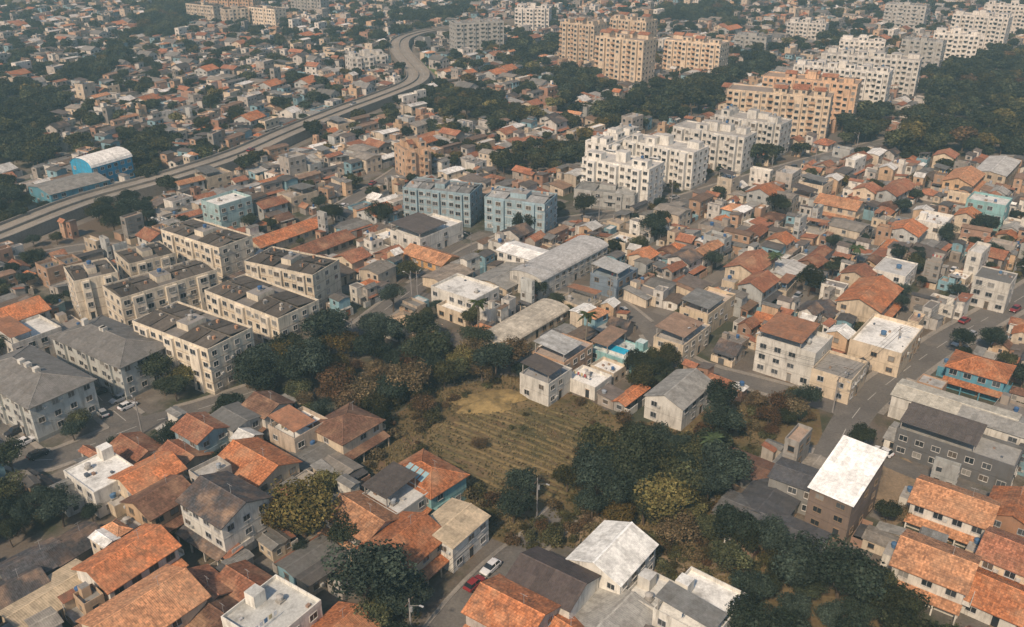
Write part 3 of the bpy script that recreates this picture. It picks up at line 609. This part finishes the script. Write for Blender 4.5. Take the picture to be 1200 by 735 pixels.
# ------------------------------------------------------------------ forest zones
ZN=[([(205,455),(270,450),(300,425),(370,405),(440,395),(480,410),(600,412),(610,435),(560,450),(500,460),(455,490),(430,500),(400,500),(360,480),(300,468)],'mix',4.6),
([(655,585),(690,545),(740,525),(815,540),(850,510),(862,560),(850,640),(800,650),(745,640),(690,615)],'dark',4.6),
([(845,660),(890,645),(950,680),(1040,715),(1075,755),(1085,800),(880,800),(850,710)],'dark',4.6),
([(-60,600),(0,585),(60,600),(95,612),(90,625),(30,640),(-40,660)],'dark',4),
([(390,705),(470,695),(495,730),(480,790),(400,790)],'dark',4),
([(175,438),(205,430),(220,465),(195,478)],'dark',3.6),([(60,510),(95,495),(112,512),(80,522)],'dark',2.8),
([(1100,80),(1260,60),(1300,190),(1180,187),(1055,190),(1040,172),(1085,135)],'dark',6.5),
([(985,140),(1035,140),(1030,165),(980,180)],'dark',5.5),
([(700,140),(740,116),(830,100),(890,74),(915,84),(850,108),(840,127),(790,142),(720,157)],'dark',6),
([(580,195),(640,175),(685,170),(690,185),(655,205),(585,212)],'dark',5),
([(490,118),(530,112),(610,132),(600,148),(540,148)],'dark',5),
([(655,92),(690,88),(695,110),(658,128)],'dark',5.5),
([(-60,120),(30,108),(70,115),(75,135),(50,155),(70,185),(45,200),(0,200),(-60,200)],'dark',5.5),
([(-80,215),(30,222),(38,262),(0,278),(-80,300)],'dark',5),
([(155,165),(190,175),(198,218),(170,224),(145,195)],'dark',5),
([(95,262),(165,243),(175,258),(130,280)],'dark',4.5),
([(175,15),(230,-5),(232,20),(200,50),(165,42)],'dark',6),
([(75,98),(135,62),(155,74),(110,105)],'dark',5.5),
([(430,30),(515,17),(550,14),(520,30)],'dark',6),([(600,62),(650,52),(655,68),(608,76)],'dark',6),([(770,17),(850,12),(870,22),(790,30)],'dark',6),
([(880,475),(955,470),(960,495),(905,512)],'mix',3.3),([(740,425),(790,430),(780,470),(745,462)],'dark',3.5)]
zones=[([P(*p) for p in z],k,r) for z,k,r in ZN]
for z,k,r in zones:
    m=pmask(z)
    if m: a=occ[m[0]]; a[m[1]&((a==0)|(a==3))]=4
# ------------------------------------------------------------------ house templates & fill
TP={}
for q_,(nm,ks) in enumerate((('tile_roof_house',['gable','gable','hip']),('flat_roof_house',['slab']),('sheet_roof_house',['corr','corr','corr','shed','metal']))):
    TP[nm]=[]
    for i in range(34):
        L=rnd.choice([6,7,8,9,10,12]); W=rnd.choice([9,10,10.8]); rg=random.Random(i*31+q_*1000)
        TP[nm].append((L,W,template(L,W,rg,1,ks).finish(nm)))
streets=MB(); nh=0; lots=[]; treespots=[]
HP=np.array([f[0] for f in hf])
def hwside(x,y):
    best=int(np.argmin((HP[:,0]-x)**2+(HP[:,1]-y)**2))
    p,d=hf[best]; return (x-p[0])*d[1]-(y-p[1])*d[0]<0
def vis(x,y,m=.68,e=30):
    dep=y*cp+CAM_H*sp_; return y>55 and abs(x)<m*dep*.97+e-10
def green(x,y):
    return .5*math.sin(x*.021+y*.013+1)+.5*math.sin(x*.009-y*.027+2)+.35*math.sin(x*.06)*math.sin(y*.05)
for gi,ang in enumerate((math.radians(50),math.radians(66))):
    ca,sa=math.cos(ang),math.sin(ang)
    t=-1300.0
    while t<1300:
        per=5.2+2*9.9+.6
        s=-200.0
        crosses=[rnd.uniform(0,90)+90*k for k in range(-3,18)]
        while s<1700:
            x,y=ca*s-sa*t,sa*s+ca*t
            if vis(x,y) and y<1130 and (hwside(x,y)==(gi==1)) and at(x,y)==0 and at(x+3,y)==0 and at(x-3,y)==0:
                q=[(ca*(s+a)-sa*(t+b),sa*(s+a)+ca*(t+b)) for a,b in ((-2,-2.2),(2,-2.2),(2,2.2),(-2,2.2))]
                streets.face(tuple((*p,.008) for p in q),0,(1,1,1))
                if rnd.random()<.05: lots.append((x,y,ang,rnd.choice([-1.2,1.2])))
                elif rnd.random()<.05: treespots.append((x-sa*2.4,y+ca*2.4))
            s+=4
        for row in (0,1):
            tc=t+2.6+5.0+row*10.1; s=-200+rnd.uniform(0,8)
            while s<1700:
                if any(abs(s-c)<5 for c in crosses): s+=5; continue
                x,y=ca*s-sa*tc,sa*s+ca*tc
                if not vis(x,y) or y>1130: s+=9; continue
                if hwside(x,y)!=(gi==1): s+=6; continue
                right=x>.18*y and y<360
                fr_=rnd.random()
                po,ps=(.46,.68) if right else ((.26,.50) if y<420 else (.22,.50))
                nm='tile_roof_house' if fr_<po else ('flat_roof_house' if fr_<ps else 'sheet_roof_house')
                L,W,me=rnd.choice(TP[nm]); sc_=rnd.uniform(.8,.98)
                sc_s=s+L*sc_/2; x,y=ca*sc_s-sa*tc,sa*sc_s+ca*tc
                g=green(x,y); pr=(.05 if right else .09) if y<400 else .14+max(0,g)*.3
                if y<400 and g>.4: pr+=.08
                if rnd.random()<pr:
                    if at(x,y)==0: treespots.append((x,y)); treespots.append((x+rnd.uniform(-3,3),y+rnd.uniform(-3,3)))
                    s+=L*.7; continue
                a=ang+rnd.uniform(-.07,.07)+(math.pi if row==1 else 0)
                poly=rect(x,y,(L-1.2)*sc_,(W-1.6)*.9,a)
                if not hit(poly):
                    add(nm,me,(x,y,rnd.uniform(-.05,.0)),a,(sc_,min(.95,9.9/W),rnd.uniform(.85,1.1))); nh+=1; stamp(poly,2); s+=L*sc_+rnd.choice([0,.1,.5])
                else: s+=2.5
        t+=per
tsp=[]
for (x,y) in treespots:
    if at(x,y)==0:
        r=rnd.uniform(1.8,3.4) if y<350 else rnd.uniform(2.2,5.2); tsp.append((x,y,r)); stamp(rect(x,y,r*.9,r*.9,0),5)
for k in range(10000):
    y=80+(rnd.random()**1.5)*520; x=rnd.uniform(-.66,.66)*(y*cp+CAM_H*sp_)
    if at(x,y)!=0 or not vis(x,y): continue
    nm=rnd.choice(['tile_roof_house','flat_roof_house','sheet_roof_house','sheet_roof_house']); L,W,me=rnd.choice(TP[nm]); s=rnd.uniform(.55,.8)
    a=rnd.choice([DA,DB])+rnd.uniform(-.1,.1)+rnd.choice([0,math.pi])
    poly=rect(x,y,L*s-.6,W*s-.9,a)
    if not hit(poly): add(nm,me,(x,y,0),a,(s,s,rnd.uniform(.8,1.0))); stamp(poly,2); nh+=1
add('residential_street',streets.finish('residential_street',[G_ASPH2]))
print('houses',nh,time.time()-T0)
# ------------------------------------------------------------------ trees
def tree(seed,r,h,nleaf,ls,base,trunk=True,flat=.7,lob=11):
    rg=random.Random(seed); mb=MB(); bark=(0.12,0.09,0.065)
    lobes=[]
    for i in range(lob):
        a=rg.uniform(0,6.28); q=math.sqrt(rg.random())*r*.68; zz=h-r*flat*.55-(q/r)**2*r*.6*flat+rg.uniform(-.6,.5)*r*.35
        lobes.append((math.cos(a)*q,math.sin(a)*q,max(zz,r*.25),r*rg.uniform(.24,.44),rg.uniform(.6,1.4)))
    if trunk:
        tz=h*.38; lean=(rg.uniform(-.5,.5),rg.uniform(-.5,.5)); mb.tube((0,0,-.1),(lean[0]*.5,lean[1]*.5,tz*.5),.32*r/5,.25*r/5,BARK,bark,7); mb.tube((lean[0]*.5,lean[1]*.5,tz*.5),(lean[0],lean[1],tz),.25*r/5,.2*r/5,BARK,bark,7)
        for L in lobes[:8]:
            m=(L[0]*.5+lean[0]*.5,L[1]*.5+lean[1]*.5,tz+(L[2]-tz)*.6); mb.tube((*lean,tz-.1),m,.14*r/5,.09*r/5,BARK,bark,5); mb.tube(m,L[:3],.09*r/5,.03,BARK,bark,4)
    tot=sum(l[3]**2 for l in lobes)
    for cx,cy,cz,lr,lb in lobes:
        n=int(nleaf*lr*lr/tot)
        for i in range(n):
            d=(rg.gauss(0,1),rg.gauss(0,1),rg.gauss(.25,1)); l=math.sqrt(sum(q*q for q in d)) or 1; d=tuple(q/l for q in d)
            w=1+.22*math.sin(5*d[0]+seed)*math.sin(6*d[1]+cx)*1.2+.12*math.sin(11*d[2]+cy)
            rr=lr*w*(1.08 if rg.random()<.75 else rg.uniform(.5,1.25))*rg.uniform(.88,1.05)
            c=(cx+d[0]*rr,cy+d[1]*rr,cz+d[2]*rr*.78)
            if c[2]<.15: continue
            nrm=[d[k]+rg.gauss(0,.4) for k in range(3)]; l=math.sqrt(sum(q*q for q in nrm)) or 1; nrm=[q/l for q in nrm]
            up=(0,0,1) if abs(nrm[2])<.9 else (1,0,0)
            u=(nrm[1]*up[2]-nrm[2]*up[1],nrm[2]*up[0]-nrm[0]*up[2],nrm[0]*up[1]-nrm[1]*up[0]); l=math.sqrt(sum(q*q for q in u)) or 1; u=[q/l for q in u]
            v=(nrm[1]*u[2]-nrm[2]*u[1],nrm[2]*u[0]-nrm[0]*u[2],nrm[0]*u[1]-nrm[1]*u[0])
            th=rg.uniform(0,6.28); s=ls*rg.uniform(.6,1.35); pts=[]
            for k in range(4):
                aa=th+k*1.571+rg.uniform(-.35,.35); q=s*rg.uniform(.5,.85); x_,y_=math.cos(aa)*q,math.sin(aa)*q*.8
                b=.18*s*(1 if k%2 else -1)
                pts.append((c[0]+u[0]*x_+v[0]*y_+nrm[0]*b,c[1]+u[1]*x_+v[1]*y_+nrm[1]*b,c[2]+u[2]*x_+v[2]*y_+nrm[2]*b))
            f=lb*rg.uniform(.55,1.6); yl=rg.random()*.25
            mb.face(tuple(pts),LEAF,(base[0]*f*(1+yl),base[1]*f,base[2]*f))
    return mb
DK=(0.040,0.052,0.027); OL=(0.125,0.108,0.032); BN=(0.120,0.082,0.040); MG=(0.066,0.073,0.030); TE=(0.034,0.052,0.036)
TT={'dark':[],'olive':[],'brown':[],'mid':[]}; TF={'dark':[],'mid':[],'olive':[],'brown':[]}
for i in range(5): TT['dark'].append(tree(i,5,9.5+i*.5,4200,.36,DK if i%2 else TE,lob=14+i).finish('leafy_tree'))
for i in range(3): TT['mid'].append(tree(20+i,5,8.5,3800,.36,MG,lob=13).finish('leafy_tree'))
for i in range(3): TT['olive'].append(tree(30+i,5,8.5,4200,.34,OL,lob=15).finish('leafy_tree'))
for i in range(3): TT['brown'].append(tree(40+i,5,8,2600,.32,BN,lob=14).finish('leafy_tree'))
for k,b in (('dark',DK),('mid',MG),('olive',OL),('brown',BN)):
    for i in range(4 if k=='dark' else 2): TF[k].append(tree(60+i,5,9,950,.8,b,lob=10).finish('leafy_tree'))
BUSH=[tree(80+i,2.2,2.2,700,.26,(0.095,0.070,0.034) if i%2 else (0.072,0.072,0.03),False,.6,7).finish('bush') for i in range(4)]
def palm(seed):
    rg=random.Random(seed); mb=MB(); h=rg.uniform(8,11); px=0
    for i in range(6): mb.tube((px,0,h*i/6),(px+.12,0,h*(i+1)/6),.2-.015*i,.185-.015*i,BARK,(0.2,0.17,0.13),7); px+=.12
    for k in range(16):
        a=6.283*k/16+rg.uniform(-.15,.15); el=rg.uniform(-.1,.9); L=rg.uniform(2.2,3.2); pr=None
        for j in range(7):
            t=j/6; rr=L*t*math.cos(el*.6); z=h+math.sin(el)*L*t*.8-1.5*t*t*L*.35; c=(px+math.cos(a)*rr,math.sin(a)*rr,z); w=.4*math.sin(math.pi*min(1,t*.9+.12))+.05
            s=(-math.sin(a)*w,math.cos(a)*w)
            cur=(c,(c[0]+s[0],c[1]+s[1],z-w*.5),(c[0]-s[0],c[1]-s[1],z-w*.5))
            if pr:
                f=rg.uniform(.7,1.3); col=(0.06*f,0.08*f,0.03*f); mb.face((pr[0],cur[0],cur[1],pr[1]),LEAF,col); mb.face((cur[0],pr[0],pr[2],cur[2]),LEAF,col)
            pr=cur
    return mb.finish('palm_tree')
PALM=[palm(1),palm(2)]
nt_=0
def put_tree(x,y,r,k):
    global nt_
    lst=TT[k] if y<300 else TF[k]; s=r/5*rnd.uniform(.9,1.12); add('leafy_tree',rnd.choice(lst),(x,y,0),rnd.uniform(0,6.28),(s,s*rnd.uniform(.85,1.15),s*rnd.uniform(.8,1.05))); nt_+=1
HT=[(352,590,6.5,'olive'),(378,565,3.5,'olive'),(325,608,3.5,'olive'),(430,690,5.5,'dark'),(405,628,3,'dark'),(700,545,4.5,'dark'),(745,535,5.5,'dark'),(782,578,6,'olive'),(725,575,4.5,'dark'),(820,530,4.5,'mid'),(845,470,4,'dark'),(602,590,3.8,'dark'),(612,568,3,'dark'),
(480,440,5.5,'brown'),(430,448,5.5,'brown'),(392,438,5,'brown'),(410,462,4.5,'brown'),(362,430,5,'dark'),(335,402,5,'dark'),(385,385,5.5,'dark'),(300,440,5,'dark'),(282,422,4.2,'dark'),(500,410,5,'dark'),(580,425,4.5,'dark'),(460,350,3.5,'dark'),(215,440,3.6,'olive'),(498,468,3.5,'brown'),(520,430,4.5,'mid'),
(628,335,3.5,'dark'),(615,260,4.5,'dark'),(685,240,4.5,'dark'),(765,265,4.5,'dark'),(950,330,4,'dark'),(770,430,4,'dark'),(930,470,3.5,'brown'),(900,628,4,'dark'),(860,618,4,'dark'),(940,672,5,'dark'),(985,692,5,'dark'),(1010,512,3,'dark'),(1060,600,2.5,'brown'),(560,515,2.0,'brown'),(285,190,5,'dark'),(332,118,5,'dark'),(446,252,4.5,'dark'),(1155,262,4.5,'dark'),(1058,240,3,'dark'),(10,540,4,'dark'),(745,170,5,'dark'),(884,180,5,'dark'),(195,215,5,'dark'),(665,560,3,'mid')]
for u,v,r,k in HT:
    x,y=P(u,v,r*1.15); put_tree(x,y,r,k)
for x,y,r in tsp: put_tree(x,y,r,rnd.choices(['dark','mid','olive'],[6,3,1])[0])
for z,k,r in zones:
    xs=[p[0] for p in z];ys=[p[1] for p in z]; ar=(max(xs)-min(xs))*(max(ys)-min(ys)); pl=[]
    for i in range(int(ar/(r*r*.35))):
        x,y=rnd.uniform(min(xs),max(xs)),rnd.uniform(min(ys),max(ys))
        if not inpoly(x,y,z) or at(x,y)!=4: continue
        rr=r*rnd.uniform(.5,1.1)
        if any((x-a)**2+(y-b)**2<((rr+c)*.55)**2 for a,b,c in pl): continue
        pl.append((x,y,rr)); kk=rnd.choices(['dark','mid','olive','brown'],[6,2.5,.5,.15] if k=='dark' else [2.6,1.6,1.2,3.8])[0]; put_tree(x,y,rr,kk)
for i in range(11000):
    y=80+(rnd.random()**.8)*1050; x=rnd.uniform(-.68,.68)*(y*cp+CAM_H*sp_)
    a=at(x,y)
    if a!=0: continue
    if nt_>6500: break
    r=rnd.uniform(1.2,2.8) if y<350 else rnd.uniform(1.8,4.6)
    if at(x+r*.5,y)==1 or at(x-r*.5,y)==1: continue
    if (y>350 and rnd.random()<.8) or rnd.random()<.45: put_tree(x,y,r,rnd.choices(['dark','mid','olive'],[6,3,1])[0])
for i in range(560):
    u=rnd.uniform(430,900);v=rnd.uniform(440,720); x,y=P(u,v)
    if at(x,y) in(3,4):
        s=rnd.uniform(.4,1.2)
        if inner(u,v):
            if rnd.random()<.8: continue
            s*=.45
        add('bush',rnd.choice(BUSH),(x,y,0),rnd.uniform(0,6.28),(s,s,s*rnd.uniform(.5,1.1)))
for u,v in ((685,415),(835,555),(1000,330),(560,400),(905,330)): x,y=P(u,v); add('palm_tree',rnd.choice(PALM),(x,y,0),rnd.uniform(0,6))
mb=MB()
for i in range(30000):
    u=rnd.uniform(430,900);v=rnd.uniform(440,735); x,y=P(u,v)
    if at(x,y) not in(3,4): continue
    n=math.sin(x*.21)*math.sin(y*.17+1)+.5*math.sin(x*.6+y*.5)
    if n<-.25 and rnd.random()<.7: continue
    h=rnd.uniform(.15,.6)*(.7 if inner(u,v) else 1); f=rnd.uniform(.7,1.3); c=(0.22*f,0.16*f,0.075*f) if n>.2 else (0.12*f,0.098*f,0.046*f)
    for k in range(3):
        a=rnd.uniform(0,6.28);w=rnd.uniform(.12,.3); cx,sx=math.cos(a)*w,math.sin(a)*w
        mb.face(((x-cx,y-sx,0),(x+cx,y+sx,0),(x+rnd.uniform(-.2,.2),y+rnd.uniform(-.2,.2),h)),LEAF,c)
add('grass',mb.finish('grass'))
print('trees',nt_,time.time()-T0)
# ------------------------------------------------------------------ cars, poles
def car(col,seed):
    mb=MB(); st=[(-2.1,.55,.72,.72),(-1.95,.35,.92,.8),(-1.3,.25,.98,.84),(.75,.25,.95,.86),(1.3,.25,.88,.84),(1.95,.33,.76,.78),(2.1,.5,.6,.68)]
    rings=[]
    for x,zb,zt,hw in st: rings.append([(x,-hw,zb),(x,-hw,zt-.08),(x,-hw+.1,zt),(x,hw-.1,zt),(x,hw,zt-.08),(x,hw,zb)])
    for a,b in zip(rings,rings[1:]):
        for k in range(5): mb.face((a[k],b[k],b[k+1],a[k+1])[::-1],PAINT,col)
    mb.face(tuple(rings[0]),PAINT,col); mb.face(tuple(reversed(rings[-1])),PAINT,col)
    lo=[(-1.75,-.78,.93),(.95,-.78,.93),(.95,.78,.93),(-1.75,.78,.93)]; hi=[(-1.3,-.6,1.46),(.3,-.6,1.46),(.3,.6,1.46),(-1.3,.6,1.46)]
    for k in range(4): j=(k+1)%4; mb.face((lo[k],lo[j],hi[j],hi[k]),GLASS,(0.02,0.025,0.03))
    mb.face(tuple(hi),PAINT,col)
    for x in (-.45,): 
        for s in (-1,1): mb.tube((x,s*.79,.93),(x,s*.61,1.46),.05,.05,PAINT,col,4)
    for x in (-1.3,1.3):
        for s in (-1,1):
            mb.tube((x,s*.62,.32),(x,s*.88,.32),.32,.32,RUB,(0.02,0.02,0.02),12); mb.tube((x,s*.87,.32),(x,s*.89,.32),.18,.02,RUB,(0.4,0.4,0.4),10)
            mb.face(tuple((x+.32*math.cos(-s*t*.5236),s*.88,.32+.32*math.sin(-s*t*.5236)) for t in range(12)),RUB,(0.02,0.02,0.02))
    for s in (-1,1): mb.box(1.98,s*.6-.15,.5,2.12,s*.6+.15,.66,GLASS,(0.7,0.7,0.65)); mb.box(-2.13,s*.6-.12,.6,-1.98,s*.6+.12,.78,GLASS,(0.3,0.02,0.02))
    return mb.finish('car')
CARS=[car(c,i) for i,c in enumerate([(0.7,0.7,0.7),(0.7,0.7,0.7),(0.35,0.36,0.37),(0.03,0.03,0.035),(0.25,0.03,0.03),(0.1,0.12,0.15),(0.45,0.45,0.43)])]
def put_car(x,y,a,z=.05): add('parked_car',rnd.choice(CARS),(x,y,z),a+rnd.choice([0,math.pi]))
for n,r in RO.items():
    fr=r['fr']
    for k in range(2,len(fr)-2,2):
        if rnd.random()<.28:
            sd=rnd.choice([-1,1]); p=off(fr[k],sd*(r['w']/2-1.15)); d=fr[k][1]; put_car(p[0],p[1],math.atan2(d[1],d[0]))
for x,y,a,o_ in lots[:900]:
    put_car(x-math.sin(a)*o_,y+math.cos(a)*o_,a,.03)
for k in range(2,len(hf)-2,2):
    for o_ in (-4.6,-1.8,1.8,4.6):
        if rnd.random()<.03: p=off(hf[k],o_); d=hf[k][1]; add('car',rnd.choice(CARS),(p[0],p[1],HZ+.02),math.atan2(d[1],d[0])+(math.pi if o_<0 else 0))
for (u,v) in ((30,520),(18,508),(45,535),(150,478),(140,470),(115,462),(100,490),(556,687),(575,668)):
    x,y=P(u,v); put_car(x,y,DB)
def pole():
    mb=MB(); c=(0.34,0.32,0.3); mb.tube((0,0,0),(0,0,9),.17,.11,WALL,c,8); mb.box(-.06,-1.1,8.3,.06,1.1,8.42,BARK,(0.15,0.1,0.07),bot=True)
    mb.tube((0,0,7.6),(1.9,0,8.4),.04,.04,WALL,c,5); mb.box(1.8,-.12,8.34,2.5,.12,8.46,WALL,(0.5,0.5,0.5),bot=True); mb.cyl(.3,0,6.6,7.4,.22,.22,WALL,(0.3,0.3,0.3),8)
    return mb.finish('utility_pole')
PO=pole(); wires=MB()
for n in ('avenue','cross_street','hill_lane','housing_street','middle_street','inner_street'):
    r=RO[n]; fr=r['fr']; last=None
    for k in range(1,len(fr)-1,7):
        p=off(fr[k],r['w']/2+.5); d=fr[k][1]; a=math.atan2(d[1],d[0]); add('street_lamp_pole',PO,(p[0],p[1],0),a+math.pi/2)
        if last:
            for dz,o_ in ((8.45,-.8),(8.45,0),(8.45,.8),(7.0,0)):
                A=(last[0]+o_*last[3],last[1]+o_*last[4],dz); B=(p[0]+o_*d[1],p[1]-o_*d[0],dz); pv=A
                for j in range(1,7): t=j/6; q=tuple(A[m]*(1-t)+B[m]*t for m in range(2))+(dz-2.5*t*(1-t),); wires.tube(pv,q,.025,.025,RUB,(0.03,0.03,0.03),3); pv=q
        last=(p[0],p[1],0,d[1],-d[0])
add('power_lines',wires.finish('power_lines'))
# ------------------------------------------------------------------ light, haze
w=bpy.data.worlds.new('World'); sc.world=w; w.use_nodes=True; nt=w.node_tree; nt.nodes.clear()
EL=math.radians(44); SX,SY=-.45,-.89
sky=nt.nodes.new('ShaderNodeTexSky'); sky.sky_type='NISHITA'; sky.sun_disc=False; sky.sun_elevation=EL; sky.sun_rotation=math.atan2(SX,SY); sky.air_density=1.2; sky.dust_density=1.2; sky.ozone_density=2.0
bg=nt.nodes.new('ShaderNodeBackground'); bg.inputs[1].default_value=.10; wo=nt.nodes.new('ShaderNodeOutputWorld'); nt.links.new(sky.outputs[0],bg.inputs[0]); nt.links.new(bg.outputs[0],wo.inputs[0])
ld=bpy.data.lights.new('sun','SUN'); ld.energy=4.1; ld.angle=math.radians(3); ld.color=(1,.85,.64); lo=bpy.data.objects.new('sun',ld); sc.collection.objects.link(lo)
from mathutils import Vector
n=math.hypot(SX,SY); dv=Vector((SX/n*math.cos(EL),SY/n*math.cos(EL),math.sin(EL))); lo.rotation_euler=dv.to_track_quat('Z','Y').to_euler()
mv=bpy.data.materials.new('hazy_air'); mv.use_nodes=True; nt=mv.node_tree; nt.nodes.clear(); o=nt.nodes.new('ShaderNodeOutputMaterial'); vs=nt.nodes.new('ShaderNodeVolumeScatter'); vs.inputs['Color'].default_value=(.55,.90,1,1); vs.inputs['Density'].default_value=.00045; vs.inputs['Anisotropy'].default_value=.1; nt.links.new(vs.outputs[0],o.inputs['Volume'])
mb=MB(); mb.box(-1600,-300,-3,1600,2200,170,0,(1,1,1),bot=True); add('hazy_air',mb.finish('hazy_air',[mv]))
cd=bpy.data.cameras.new('camera'); co=bpy.data.objects.new('camera',cd); sc.collection.objects.link(co); co.location=(0,0,CAM_H); co.rotation_euler=(math.pi/2-PITCH,0,0)
cd.sensor_width=36; cd.lens=F/1200*36; cd.clip_end=12000; cd.clip_start=.5; sc.camera=co
sc.view_settings.view_transform='Standard'; sc.view_settings.look='None'; sc.view_settings.exposure=0
print('done',time.time()-T0,len(bpy.data.objects))
